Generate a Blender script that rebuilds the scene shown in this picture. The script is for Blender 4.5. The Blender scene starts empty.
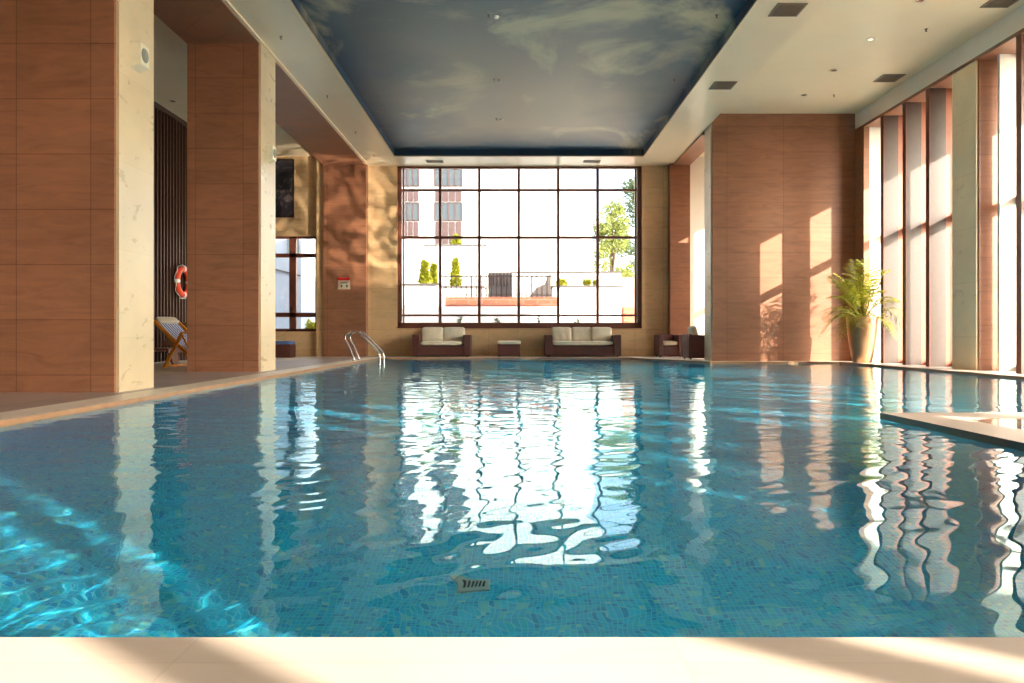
import bpy, bmesh, math, random
import numpy as np
from mathutils import Vector, Matrix
random.seed(7)
SC = bpy.context.scene
COL = SC.collection
PI = math.pi
# ------------------------------------------------------------------ layout
H, F, VX, VY = 0.58, 740.0, 514.0, 335.0        # eye height, focal length (px), vanishing point
def at(px, py, Y):
    return Vector(((px - VX) * Y / F, Y, H + (VY - py) * Y / F))
def ax(px, Y): return (px - VX) * Y / F
def az(py, Y): return H + (VY - py) * Y / F
XL, XLO, XS, XR = -4.0, -5.15, -7.55, 7.55
ZS, ZC, ZP = 5.22, 5.48, 5.17
YF, YB = 20.3, -9.0
WZ = -0.035
POOL = [(-3.45, 1.41), (2.72, 1.41), (2.72, 5.5), (7.05, 5.5), (7.05, 16.0), (4.25, 16.0), (3.0, 19.0), (-3.45, 19.0)]
PDEEP = -1.25

# ------------------------------------------------------------------ mesh builder
class MB:
    def __init__(s): s.v, s.f, s.m = [], [], []
    def poly(s, pts, mi=0):
        b = len(s.v); s.v += [tuple(p) for p in pts]; s.f.append(tuple(range(b, b + len(pts)))); s.m.append(mi); return s
    def box(s, x0, x1, y0, y1, z0, z1, mi=0, M=None):
        b = len(s.v)
        P = [Vector((x, y, z)) for z in (z0, z1) for y in (y0, y1) for x in (x0, x1)]
        if M is not None: P = [M @ p for p in P]
        s.v += [tuple(p) for p in P]
        for q in ((0, 2, 3, 1), (4, 5, 7, 6), (0, 1, 5, 4), (2, 6, 7, 3), (0, 4, 6, 2), (1, 3, 7, 5)):
            s.f.append(tuple(b + i for i in q)); s.m.append(mi)
        return s
    def bar(s, a, b, w, t, mi=0, up=(0, 0, 1)):
        a, b = Vector(a), Vector(b); d = b - a; L = d.length; d.normalize()
        u = Vector(up)
        if abs(d.dot(u)) > .98: u = Vector((0, 1, 0))
        x = d.cross(u).normalized(); y = x.cross(d).normalized()
        M = Matrix((x, d, y)).transposed().to_4x4(); M.translation = a
        return s.box(-w / 2, w / 2, 0, L, -t / 2, t / 2, mi, M)
    def tube(s, pts, r, n=8, mi=0, cap=True):
        pts = [Vector(p) for p in pts]; b = len(s.v); N = len(pts)
        rr = r if isinstance(r, (list, tuple)) else [r] * N
        prev = None
        for i, p in enumerate(pts):
            t = (pts[min(i + 1, N - 1)] - pts[max(i - 1, 0)]).normalized()
            if prev is None:
                x = t.cross(Vector((0, 0, 1)))
                if x.length < .05: x = t.cross(Vector((0, 1, 0)))
                x.normalize()
            else:
                x = (prev - t * prev.dot(t)).normalized()
            prev = x; y = t.cross(x)
            for k in range(n):
                a = 2 * PI * k / n
                s.v.append(tuple(p + (x * math.cos(a) + y * math.sin(a)) * rr[i]))
        for i in range(N - 1):
            for k in range(n):
                k2 = (k + 1) % n
                s.f.append((b + i * n + k, b + i * n + k2, b + (i + 1) * n + k2, b + (i + 1) * n + k)); s.m.append(mi)
        if cap:
            s.f.append(tuple(b + k for k in reversed(range(n)))); s.m.append(mi)
            s.f.append(tuple(b + (N - 1) * n + k for k in range(n))); s.m.append(mi)
        return s
    def lathe(s, prof, c=(0, 0, 0), n=32, mi=0, axis='z', caps=False):
        b = len(s.v); c = Vector(c)
        for (r, z) in prof:
            for k in range(n):
                a = 2 * PI * k / n
                p = Vector((r * math.cos(a), r * math.sin(a), z))
                if axis == 'x': p = Vector((p.z, p.x, p.y))
                if axis == 'y': p = Vector((p.x, p.z, p.y))
                s.v.append(tuple(c + p))
        for i in range(len(prof) - 1):
            for k in range(n):
                k2 = (k + 1) % n
                s.f.append((b + i * n + k, b + i * n + k2, b + (i + 1) * n + k2, b + (i + 1) * n + k)); s.m.append(mi)
        if caps:
            s.f.append(tuple(b + k for k in reversed(range(n)))); s.m.append(mi)
            e = b + (len(prof) - 1) * n
            s.f.append(tuple(e + k for k in range(n))); s.m.append(mi)
        return s
    def build(s, name, mat, parent=None, smooth=False, bevel=0, seg=2, loc=None):
        me = bpy.data.meshes.new(name)
        me.from_pydata(s.v, [], s.f)
        mats = mat if isinstance(mat, (list, tuple)) else [mat]
        for m in mats: me.materials.append(m)
        if len(mats) > 1: me.polygons.foreach_set('material_index', s.m)
        bm = bmesh.new(); bm.from_mesh(me)
        bmesh.ops.recalc_face_normals(bm, faces=bm.faces) if smooth else None
        bm.to_mesh(me); bm.free()
        if smooth: me.polygons.foreach_set('use_smooth', [True] * len(me.polygons))
        me.update()
        o = bpy.data.objects.new(name, me); COL.objects.link(o)
        if parent: o.parent = parent
        if loc is not None: o.location = loc
        if bevel:
            md = o.modifiers.new('bevel', 'BEVEL'); md.width = bevel; md.segments = seg; md.limit_method = 'ANGLE'
            if seg > 2: 
                me.polygons.foreach_set('use_smooth', [True] * len(me.polygons))
        return o

def tag(o, label, cat, group=None, kind=None):
    o['label'] = label; o['category'] = cat
    if group: o['group'] = group
    if kind: o['kind'] = kind
    return o
def struct(o, label, cat): return tag(o, label, cat, None, 'structure')
def thing(name, label, cat, loc=(0, 0, 0), rz=0, group=None):
    o = bpy.data.objects.new(name, None); COL.objects.link(o)
    o.empty_display_size = .1
    o.location = loc; o.rotation_euler = (0, 0, rz)
    return tag(o, label, cat, group)
def kids(o): return [c for c in bpy.data.objects if c.parent == o]
def copy_tree(o, parent=None):
    c = o.copy(); COL.objects.link(c)
    if parent: c.parent = parent
    for ch in kids(o): copy_tree(ch, c)
    return c
def dup(o, loc, label, rz=None):
    c = copy_tree(o); c.location = loc; c['label'] = label
    if rz is not None: c.rotation_euler = (0, 0, rz)
    return c

# ------------------------------------------------------------------ materials
def srgb(r, g, b):
    f = lambda c: (c / 255 / 12.92) if c / 255 <= .04045 else ((c / 255 + .055) / 1.055) ** 2.4
    return (f(r), f(g), f(b), 1)
class NT:
    def __init__(s, name):
        s.m = bpy.data.materials.new(name); s.m.use_nodes = True
        s.t = s.m.node_tree; s.t.nodes.clear()
        s.out = s.n('ShaderNodeOutputMaterial')
    def n(s, t, **k):
        nd = s.t.nodes.new(t)
        for a, b in k.items(): setattr(nd, a, b)
        return nd
    def l(s, a, b): s.t.links.new(a, b)
    def pos(s): return s.n('ShaderNodeNewGeometry').outputs['Position']
    def xyz(s, v):
        nd = s.n('ShaderNodeSeparateXYZ'); s.l(v, nd.inputs[0]); return nd.outputs
    def comb(s, x, y, z=0.0):
        nd = s.n('ShaderNodeCombineXYZ')
        for i, q in enumerate((x, y, z)):
            if isinstance(q, (int, float)): nd.inputs[i].default_value = q
            else: s.l(q, nd.inputs[i])
        return nd.outputs[0]
    def math(s, op, a, b=0.0, c=0.0, clamp=False):
        nd = s.n('ShaderNodeMath', operation=op); nd.use_clamp = clamp
        for i, q in enumerate((a, b, c)):
            if isinstance(q, (int, float)): nd.inputs[i].default_value = q
            else: s.l(q, nd.inputs[i])
        return nd.outputs[0]
    def mix(s, f, a, b, mode='MIX'):
        nd = s.n('ShaderNodeMix', data_type='RGBA', blend_type=mode)
        for i, q in ((0, f), (6, a), (7, b)):
            if isinstance(q, (int, float)): nd.inputs[i].default_value = q
            elif isinstance(q, tuple): nd.inputs[i].default_value = q
            else: s.l(q, nd.inputs[i])
        return nd.outputs[2]
    def noise(s, v, scale, detail=3, rough=.55, dist=0):
        nd = s.n('ShaderNodeTexNoise'); nd.inputs['Scale'].default_value = scale
        nd.inputs['Detail'].default_value = detail; nd.inputs['Roughness'].default_value = rough
        nd.inputs['Distortion'].default_value = dist
        if v is not None: s.l(v, nd.inputs['Vector'])
        return nd.outputs['Fac']
    def ramp(s, f, stops, interp='LINEAR'):
        nd = s.n('ShaderNodeValToRGB'); cr = nd.color_ramp; cr.interpolation = interp
        while len(cr.elements) > 1: cr.elements.remove(cr.elements[-1])
        cr.elements[0].position = stops[0][0]; cr.elements[0].color = stops[0][1]
        for p, c in stops[1:]:
            e = cr.elements.new(p); e.color = c
        s.l(f, nd.inputs[0]); return nd.outputs[0]
    def pbr(s, col, rough=.5, metal=0, spec=.5, bump=None, bstr=.1, bdist=.01, coat=0):
        p = s.n('ShaderNodeBsdfPrincipled')
        if isinstance(col, tuple): p.inputs['Base Color'].default_value = col
        else: s.l(col, p.inputs['Base Color'])
        if isinstance(rough, (int, float)): p.inputs['Roughness'].default_value = rough
        else: s.l(rough, p.inputs['Roughness'])
        p.inputs['Metallic'].default_value = metal
        p.inputs['Specular IOR Level'].default_value = spec
        p.inputs['Coat Weight'].default_value = coat
        if bump is not None:
            b = s.n('ShaderNodeBump'); b.inputs['Strength'].default_value = bstr; b.inputs['Distance'].default_value = bdist
            s.l(bump, b.inputs['Height']); s.l(b.outputs[0], p.inputs['Normal'])
        s.l(p.outputs[0], s.out.inputs[0]); return p

def brick(t, v, w, h, c1, c2, mort, ms=.004, smooth=0.1, bias=0):
    b = t.n('ShaderNodeTexBrick'); b.offset = 0; b.squash = 1; b.offset_frequency = 2
    b.inputs['Scale'].default_value = 1; b.inputs['Brick Width'].default_value = w; b.inputs['Row Height'].default_value = h
    b.inputs['Color1'].default_value = c1; b.inputs['Color2'].default_value = c2; b.inputs['Mortar'].default_value = mort
    b.inputs['Mortar Size'].default_value = ms; b.inputs['Mortar Smooth'].default_value = smooth; b.inputs['Bias'].default_value = bias
    t.l(v, b.inputs['Vector']); return b

def stone_panels(name, c1, c2, mort, w, h, ou, oz, vein, vs, rough, streak=(1.2, 9), ms=.004, floor=False, coat=0.0, spec=.5, xonly=False):
    """large stone / veneer tiles laid in a straight grid, horizontal graining"""
    t = NT(name); P = t.xyz(t.pos())
    if floor: v = t.comb(t.math('ADD', P[0], ou), t.math('ADD', P[1], oz))
    elif xonly: v = t.comb(t.math('ADD', P[0], ou), t.math('ADD', P[2], oz))
    else: v = t.comb(t.math('ADD', t.math('ADD', P[0], P[1]), ou), t.math('ADD', P[2], oz))
    b = brick(t, v, w, h, c1, c2, mort, ms)
    sv = t.comb(t.math('MULTIPLY', t.math('ADD', P[0], P[1]), streak[0]), t.math('MULTIPLY', P[2], streak[1]),
                t.math('MULTIPLY', t.math('SUBTRACT', P[0], P[1]), streak[0])) if not floor else \
        t.comb(t.math('MULTIPLY', P[0], streak[0]), t.math('MULTIPLY', P[1], streak[1]), 0)
    nz = t.noise(sv, 1.0, 6, .62, 1.2)
    g = t.ramp(nz, [(.25, (1 - vs,) * 3 + (1,)), (.5, (1, 1, 1, 1)), (.72, vein)])
    n2 = t.ramp(t.noise(t.pos(), .9, 3), [(.3, (.86, .86, .86, 1)), (.7, (1.08, 1.08, 1.08, 1))])
    c = t.mix(1.0, b.outputs['Color'], g, 'MULTIPLY')
    c = t.mix(1.0, c, n2, 'MULTIPLY')
    rg = t.math('MULTIPLY_ADD', nz, .2, rough - .1)
    bp = t.math('SUBTRACT', 1.0, b.outputs['Fac'])
    t.pbr(c, rg, bump=bp, bstr=.25, bdist=.004, coat=coat, spec=spec)
    return t.m

def flat(name, col, rough=.5, metal=0, nscale=0, namt=.12, spec=.5, bstr=0, coat=0):
    t = NT(name)
    if nscale:
        tc = t.n('ShaderNodeTexCoord').outputs['Object']
        nz = t.noise(tc, nscale, 4)
        c = t.mix(1.0, col, t.ramp(nz, [(.3, (1 - namt,) * 3 + (1,)), (.7, (1 + namt,) * 3 + (1,))]), 'MULTIPLY')
        t.pbr(c, rough, metal, spec, nz if bstr else None, bstr, .01, coat)
    else:
        t.pbr(col, rough, metal, spec, coat=coat)
    return t.m

M = {}
M['brown'] = stone_panels('russet_stone', srgb(144, 98, 73), srgb(153, 105, 79), srgb(112, 72, 52), 1.25, .557, 40 + .05, 10 - .15, (1.2, 1.12, 1.04, 1), .26, .42)
M['brownF'] = stone_panels('russet_stone_front', srgb(144, 98, 73), srgb(153, 105, 79), srgb(112, 72, 52), 1.25, .557, 40 - 4.715 - 16.38 + .0, 10 - .15, (1.2, 1.12, 1.04, 1), .26, .42)
M['brownP'] = stone_panels('russet_stone_pier', srgb(144, 98, 73), srgb(153, 105, 79), srgb(108, 70, 50), .75, .557, 40.5 + 4.267, 10 - .15, (1.2, 1.12, 1.04, 1), .26, .42, xonly=True)
M['marble'] = stone_panels('cream_marble', srgb(204, 182, 146), srgb(210, 190, 156), srgb(196, 176, 140), 2.4, .9, 41, 10.25, (1.04, 1.01, .96, 1), .045, .3, (1.5, 4.5), ms=.003)
M['marbleLit'] = stone_panels('cream_marble_lit', srgb(246, 226, 184), srgb(250, 232, 192), srgb(220, 198, 156), 2.4, .9, 41, 10.25, (1.02, 1.0, .97, 1), .05, .3, (1.5, 4.5), ms=.003)  # same cream marble, colour raised to stand in for missing light
M['marbleW'] = stone_panels('cream_marble_wall', srgb(214, 180, 136), srgb(220, 188, 144), srgb(178, 144, 106), .8, .557, 41.2, 10 - .15, (1.06, 1.0, .94, 1), .2, .32, (1.5, 6), ms=.003)
M['deck'] = stone_panels('deck_stone', srgb(174, 156, 146), srgb(182, 164, 152), srgb(146, 130, 120), .6, .6, 30, 30, (1.05, 1.03, 1, 1), .12, .38, (3, 3), floor=True)
M['deckB'] = stone_panels('corridor_stone', srgb(206, 186, 160), srgb(214, 194, 168), srgb(170, 150, 126), .6, .6, 30, 30, (1.05, 1.03, 1, 1), .1, .4, (3, 3), floor=True)
M['coping'] = stone_panels('coping_stone', srgb(204, 186, 168), srgb(210, 192, 174), srgb(198, 178, 160), .9, .9, 30.3, 30.2, (1.04, 1.02, 1, 1), .07, .4, (2, 9), floor=True, ms=.002)
M['wet'] = stone_panels('wet_platform_stone', srgb(146, 124, 102), srgb(152, 130, 108), srgb(138, 116, 94), .9, .9, 30.3, 30.2, (1.04, 1.02, 1, 1), .08, .12, (2, 9), floor=True, ms=.002, spec=.7, coat=1.0)
M['white'] = flat('white_plaster', srgb(232, 226, 212), .7, 0, 3, .03)
M['ceil'] = flat('cream_ceiling_paint', srgb(232, 216, 182), .42, 0, 1.2, .03)
M['ceilS'] = flat('satin_ceiling_lacquer', srgb(228, 212, 180), .28, 0, 1.2, .03)
M['trimw'] = flat('pale_trim', srgb(236, 214, 178), .4)
M['bronze'] = flat('bronze_frame', srgb(108, 62, 48), .4, .0, 8, .1)
M['finpanel'] = flat('fin_panel', srgb(72, 56, 48), .4, 0, 14, .08, .5)
M['finbrown'] = flat('fin_brown', srgb(146, 82, 54), .45, 0, 10, .1)
M['dark'] = flat('near_black', srgb(24, 20, 20), .6)
M['slat'] = flat('dark_slat_wood', srgb(74, 50, 38), .5, 0, 9, .2)
M['metal'] = flat('polished_steel', srgb(206, 200, 194), .14, 1.0)
M['gold'] = flat('satin_copper_pot', srgb(188, 146, 108), .42, .55, 5, .04)
M['greyplastic'] = flat('grey_plastic', srgb(128, 128, 118), .6, 0, 30, .1)
M['creamplastic'] = flat('cream_plastic', srgb(222, 214, 188), .5, 0, 12, .03)
M['vent'] = flat('vent_metal', srgb(120, 106, 88), .5, 0, 15, .1)
M['orange'] = flat('orange_ring', srgb(222, 70, 30), .45, 0, 10, .06)
M['whiteband'] = flat('reflective_band', srgb(226, 220, 212), .4, 0, 10, .04)
M['wood'] = flat('honey_wood', srgb(232, 150, 40), .4, 0, 12, .15)
M['darkwood'] = flat('dark_lounger_wood', srgb(96, 58, 36), .5, 0, 10, .2)
M['red'] = flat('red_panel', srgb(200, 26, 26), .4, 0, 10, .05)
M['blue'] = flat('blue_cushion', srgb(70, 100, 150), .7, 0, 12, .08)
M['soil'] = flat('potting_soil', srgb(60, 44, 32), .9, 0, 30, .3)
M['stem'] = flat('palm_stem', srgb(150, 150, 60), .5, 0, 12, .15)
M['bark'] = flat('bark', srgb(104, 86, 68), .85, 0, 14, .3)
M['stone_out'] = flat('outdoor_white_render', srgb(222, 218, 210), .8, 0, 2, .03)
M['grey_out'] = flat('outdoor_grey_paint', srgb(84, 76, 72), .6, 0, 6, .06)
M['spandrel'] = flat('window_spandrel', srgb(80, 58, 54), .5, 0, 6, .08)
M['paving'] = flat('outdoor_paving', srgb(196, 188, 176), .8, 0, 2, .06)
M['rail'] = flat('railing_metal', srgb(44, 36, 34), .4, .4, 8, .05)
M['soilwhite'] = flat('gravel_bed', srgb(226, 218, 208), .9, 0, 20, .1)

def leafmat(name, c, c2, tr=.45):
    t = NT(name)
    tc = t.n('ShaderNodeTexCoord').outputs['Object']
    col = t.mix(t.ramp(t.noise(tc, 9, 2), [(.35, (0, 0, 0, 1)), (.65, (1, 1, 1, 1))]), c, c2)
    d = t.n('ShaderNodeBsdfPrincipled'); t.l(col, d.inputs['Base Color']); d.inputs['Roughness'].default_value = .45
    tl = t.n('ShaderNodeBsdfTranslucent'); t.l(col, tl.inputs[0])
    mx = t.n('ShaderNodeMixShader'); mx.inputs[0].default_value = tr
    t.l(d.outputs[0], mx.inputs[1]); t.l(tl.outputs[0], mx.inputs[2]); t.l(mx.outputs[0], t.out.inputs[0])
    return t.m
M['palm'] = leafmat('palm_leaf', srgb(112, 122, 28), srgb(166, 160, 44), .28)
M['juniper'] = leafmat('juniper_leaf', srgb(140, 146, 26), srgb(172, 168, 44), .25)
M['treeleaf'] = leafmat('tree_leaf', srgb(122, 138, 64), srgb(166, 168, 92), .4)
M['pineleaf'] = leafmat('pine_leaf', srgb(70, 92, 60), srgb(104, 122, 74), .2)

# wicker weave
t = NT('brown_wicker'); tc = t.n('ShaderNodeTexCoord').outputs['Object']
P = t.xyz(tc)
wv = brick(t, t.comb(t.math('ADD', P[0], P[1]), P[2]), .05, .016, srgb(96, 46, 36), srgb(76, 34, 28), srgb(34, 14, 12), .002, .4)
t.pbr(wv.outputs['Color'], .45, bump=t.math('SUBTRACT', 1.0, wv.outputs['Fac']), bstr=.5, bdist=.004); M['wicker'] = t.m
# cushion fabric
t = NT('cream_canvas'); tc = t.n('ShaderNodeTexCoord').outputs['Object']
nz = t.noise(tc, 7, 4); w = t.noise(tc, 220, 1)
t.pbr(t.mix(1.0, srgb(226, 214, 190), t.ramp(nz, [(.3, (.9, .9, .9, 1)), (.7, (1.04, 1.04, 1.04, 1))]), 'MULTIPLY'), .85, bump=t.math('ADD', nz, t.math('MULTIPLY', w, .15)), bstr=.4, bdist=.02)
M['canvas'] = t.m
# striped deck-chair canvas (stripes run along the sling)
t = NT('striped_canvas'); tc = t.n('ShaderNodeTexCoord').outputs['Object']; P = t.xyz(tc)
fr = t.math('FRACT', t.math('MULTIPLY', t.math('ADD', P[0], 5), 17))
t.pbr(t.mix(t.math('GREATER_THAN', fr, .5), srgb(226, 226, 232), srgb(60, 84, 150)), .8); M['stripe'] = t.m
# brick (outdoor)
def brickmat(name, c1, c2, mo):
    t = NT(name); P = t.xyz(t.pos())
    b = brick(t, t.comb(t.math('ADD', P[0], P[1]), P[2]), .5, .17, c1, c2, mo, .012); b.offset = .5
    t.pbr(b.outputs['Color'], .85, bump=t.math('SUBTRACT', 1.0, b.outputs['Fac']), bstr=.3); return t.m
M['brickO'] = brickmat('orange_brick', srgb(150, 78, 54), srgb(160, 92, 64), srgb(150, 120, 104))
M['brickP'] = brickmat('pale_brick', srgb(168, 126, 106), srgb(176, 138, 118), srgb(170, 150, 138))

# pool mosaic
def mosaic(name, floor):
    t = NT(name); P = t.xyz(t.pos())
    v = t.comb(t.math('ADD', P[0], 20), t.math('ADD', P[1], 20)) if floor else t.comb(t.math('ADD', t.math('ADD', P[0], P[1]), 30), t.math('ADD', P[2], 20))
    b = brick(t, v, .021, .021, (0, 0, 0, 1), (1, 1, 1, 1), (.5, .5, .5, 1), .0014, .2)
    c = t.ramp(b.outputs['Color'], [(0, srgb(0, 176, 222)), (.2, srgb(0, 186, 230)), (.36, srgb(0, 152, 210)), (.5, srgb(0, 196, 232)), (.66, srgb(0, 180, 224)), (.8, srgb(4, 188, 218)), (.92, srgb(74, 196, 212)), (.975, srgb(130, 206, 210))], 'CONSTANT')
    # larger loose patches of paler tesserae
    vv = t.n('ShaderNodeTexWhiteNoise', noise_dimensions='2D')
    fl = t.n('ShaderNodeVectorMath', operation='SNAP'); t.l(v, fl.inputs[0]); fl.inputs[1].default_value = (.042, .042, 1)
    t.l(fl.outputs[0], vv.inputs['Vector'])
    c = t.mix(t.math('GREATER_THAN', vv.outputs['Value'], .975), c, srgb(90, 198, 210))
    c = t.mix(b.outputs['Fac'], c, srgb(104, 206, 222))
    t.pbr(c, .3, bump=t.math('SUBTRACT', 1.0, b.outputs['Fac']), bstr=.15, bdist=.002); return t.m
M['mosF'], M['mosW'] = mosaic('pool_mosaic_floor', True), mosaic('pool_mosaic_wall', False)

# water
t = NT('pool_water'); g = t.n('ShaderNodeBsdfGlass'); g.inputs['IOR'].default_value = 1.333; g.inputs['Roughness'].default_value = 0
g.inputs['Color'].default_value = (.80, .985, 1, 1); t.l(g.outputs[0], t.out.inputs[0]); M['water'] = t.m
# window glass (thin)
t = NT('window_glass'); lw = t.n('ShaderNodeLayerWeight'); lw.inputs[0].default_value = .5
f5 = t.math('MULTIPLY_ADD', t.math('POWER', lw.outputs['Facing'], 5), .9, .05, True)
tr = t.n('ShaderNodeBsdfTransparent'); tr.inputs[0].default_value = (.96, .98, .97, 1)
gl = t.n('ShaderNodeBsdfGlossy'); gl.inputs['Roughness'].default_value = .0
mx = t.n('ShaderNodeMixShader'); t.l(f5, mx.inputs[0]); t.l(tr.outputs[0], mx.inputs[1]); t.l(gl.outputs[0], mx.inputs[2]); t.l(mx.outputs[0], t.out.inputs[0])
M['glass'] = t.m
M['farglass'] = flat('far_window_glass', srgb(60, 66, 66), .1, 0, 0, 0, .8)

M['glass1'] = M['glass'].copy(); M['glass1'].name = 'tinted_window_glass'
[n for n in M['glass1'].node_tree.nodes if n.type == 'BSDF_TRANSPARENT'][0].inputs[0].default_value = (.76, .78, .79, 1)
# painted sky on the ceiling
t = NT('painted_sky_mural'); P = t.xyz(t.pos())
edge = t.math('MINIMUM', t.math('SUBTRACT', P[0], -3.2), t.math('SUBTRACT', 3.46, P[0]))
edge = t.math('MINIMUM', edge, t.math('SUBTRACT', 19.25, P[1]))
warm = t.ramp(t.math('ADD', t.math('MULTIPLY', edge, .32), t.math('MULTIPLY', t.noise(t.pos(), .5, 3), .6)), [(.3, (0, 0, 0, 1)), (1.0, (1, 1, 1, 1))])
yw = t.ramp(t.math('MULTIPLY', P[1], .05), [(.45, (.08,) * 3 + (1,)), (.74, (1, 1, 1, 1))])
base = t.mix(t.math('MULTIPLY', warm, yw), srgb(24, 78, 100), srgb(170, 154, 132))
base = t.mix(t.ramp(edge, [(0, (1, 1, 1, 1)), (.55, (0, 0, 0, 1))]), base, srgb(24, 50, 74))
cn = t.noise(t.comb(t.math('MULTIPLY', P[0], .5), t.math('MULTIPLY', P[1], .36), 2.3), 1.0, 6, .6, .9)
cl = t.ramp(cn, [(.53, (0, 0, 0, 1)), (.68, (1, 1, 1, 1))])
base = t.mix(t.math('MULTIPLY', cl, .72), base, srgb(196, 184, 146))
t.pbr(base, .5); M['mural'] = t.m
# dark abstract picture
t = NT('dark_abstract_canvas'); tc = t.n('ShaderNodeTexCoord').outputs['Object']
t.pbr(t.ramp(t.noise(tc, 3.2, 5, .6, 1.5), [(.35, srgb(16, 16, 24)), (.52, srgb(34, 34, 44)), (.66, srgb(96, 84, 80)), (.78, srgb(150, 128, 110))]), .5); M['art'] = t.m

# ------------------------------------------------------------------ pool: basin, coping, water
def offset(poly, d):
    n = len(poly); out = []
    for i in range(n):
        p0, p1, p2 = Vector(poly[i - 1]), Vector(poly[i]), Vector(poly[(i + 1) % n])
        e1, e2 = (p1 - p0).normalized(), (p2 - p1).normalized()
        n1, n2 = Vector((e1.y, -e1.x)), Vector((e2.y, -e2.x))
        b = (n1 + n2); b = b / (1 + n1.dot(n2))
        out.append(tuple(p1 + b * d))
    return out
mb = MB(); n = len(POOL)
def fan(polys, z, mi, mb, up=True):
    for p in polys: mb.poly([(x, y, z) for x, y in (p if up else p[::-1])], mi)
BASIN = [(-3.45, .05), (7.05, .05)] + POOL[4:]
pool_convex = [[(-3.45, .05), (7.05, .05), (7.05, 16.0), (4.25, 16.0), (-3.45, 16.0)], [(-3.45, 16.0), (4.25, 16.0), (3.0, 19.0), (-3.45, 19.0)]]
fan(pool_convex, PDEEP, 0, mb)
for i in range(len(BASIN)):
    a, b = BASIN[i], BASIN[(i + 1) % len(BASIN)]
    mb.poly([(a[0], a[1], -.10), (b[0], b[1], -.10), (b[0], b[1], PDEEP), (a[0], a[1], PDEEP)], 1)
basin = struct(mb.build('pool_basin', [M['mosF'], M['mosW']]), 'turquoise mosaic tiled pool basin under the water', 'pool')
mb = MB(); Q = offset(POOL, .37)
for i in range(n):
    a, b, c, d = POOL[i], POOL[(i + 1) % n], Q[(i + 1) % n], Q[i]
    mb.poly([(a[0], a[1], .004), (b[0], b[1], .004), (c[0], c[1], .004), (d[0], d[1], .004)][::-1], 3 if i >= 4 else 0)
    mb.poly([(a[0], a[1], .004), (b[0], b[1], .004), (b[0], b[1], -.10), (a[0], a[1], -.10)], 2 if i in (1, 2) else 1)
    mb.poly([(d[0], d[1], .004), (c[0], c[1], .004), (c[0], c[1], -.01), (d[0], d[1], -.01)], 0)
M['copingface'] = flat('wet_coping_face', srgb(164, 122, 88), .3, 0, 6, .1)
struct(mb.build('trim_1', [M['coping'], M['copingface'], flat('platform_edge_tile', srgb(104, 108, 88), .3, 0, 6, .08), flat('coping_lit', srgb(240, 228, 208), .4, 0, 4, .04)]), 'cream stone coping running round the pool edge', 'pool edge')  # last material: coping stone with the missing light put into its colour

# water sheet: real ripples
rng = np.random.RandomState(11)
ys = np.concatenate([np.arange(.04, 1.38, .04), np.arange(1.40, 6, .0155), np.arange(6, 12, .026), np.arange(12, 19.04, .042)])
xs = np.arange(-3.46, 7.07, .021)
X, Y = np.meshgrid(xs, ys)
Z = np.zeros_like(X)
NW = 64; RMS = .022
lam = np.exp(rng.uniform(math.log(.10), math.log(1.1), NW))
ang = rng.uniform(0, 2 * PI, NW); ph = rng.uniform(0, 2 * PI, NW)
wgt = np.where(lam < .32, 1.0, np.where(lam < .6, .75, .42))
s0 = RMS / math.sqrt((wgt ** 2).sum() / 2)
warpx = .25 * np.sin(.9 * Y + .7) + .15 * np.sin(1.7 * X + 1.1); warpy = .25 * np.sin(.8 * X + 2.0) + .15 * np.sin(1.5 * Y)
for i in range(NW):
    k = 2 * PI / lam[i]
    Z += wgt[i] * s0 / k * np.sin(k * ((X + warpx) * math.cos(ang[i]) + (Y + warpy) * math.sin(ang[i])) + ph[i])
Z += WZ
def inside(x, y):
    r = np.zeros_like(x, bool); e = .012
    for p in ([-3.46, 7.06, .03, 16.01],):
        r |= (x > p[0] - e) & (x < p[1] + e) & (y > p[2] - e) & (y < p[3] + e)
    r |= (y > 15.98) & (y < 19.03) & (x > -3.48) & (x < 4.25 - (y - 16.0) * (1.25 / 3.0) + .03)
    return r
ny, nx = X.shape
idx = np.arange(ny * nx).reshape(ny, nx)
cx = (X[:-1, :-1] + X[1:, 1:]) / 2; cy = (Y[:-1, :-1] + Y[1:, 1:]) / 2
keep = inside(cx, cy)
quads = np.stack([idx[:-1, :-1][keep], idx[:-1, 1:][keep], idx[1:, 1:][keep], idx[1:, :-1][keep]], 1)
used, inv = np.unique(quads, return_inverse=True)
co = np.stack([X.ravel(), Y.ravel(), Z.ravel()], 1)[used].astype(np.float32)
quads = inv.reshape(-1, 4).astype(np.int32)
me = bpy.data.meshes.new('pool_water')
me.vertices.add(len(co)); me.vertices.foreach_set('co', co.ravel())
me.loops.add(quads.size); me.loops.foreach_set('vertex_index', quads.ravel())
me.polygons.add(len(quads)); me.polygons.foreach_set('loop_start', np.arange(0, quads.size, 4, dtype=np.int32))
me.polygons.foreach_set('use_smooth', np.ones(len(quads), bool))
me.materials.append(M['water']); me.update(calc_edges=True); me.validate()
water = bpy.data.objects.new('pool_water', me); COL.objects.link(water)
struct(water, 'clear rippling pool water reflecting the big window', 'water')

# inlet grille on the pool floor
th = thing('floor_drain', 'small pale drain with six dark slots on the pool floor', 'drain', (-.18, 3.04, PDEEP))
MB().box(-.075, .075, -.06, .06, 0, .012).build('plate', flat('drain_plate', srgb(170, 186, 180), .4, 0, 10, .05), th, bevel=.004)
mb = MB()
for i in range(6): mb.box(-.055 + i * .0195, -.045 + i * .0195, -.035, .035, .0122, .0145)
mb.build('slots', M['dark'], th)

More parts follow.
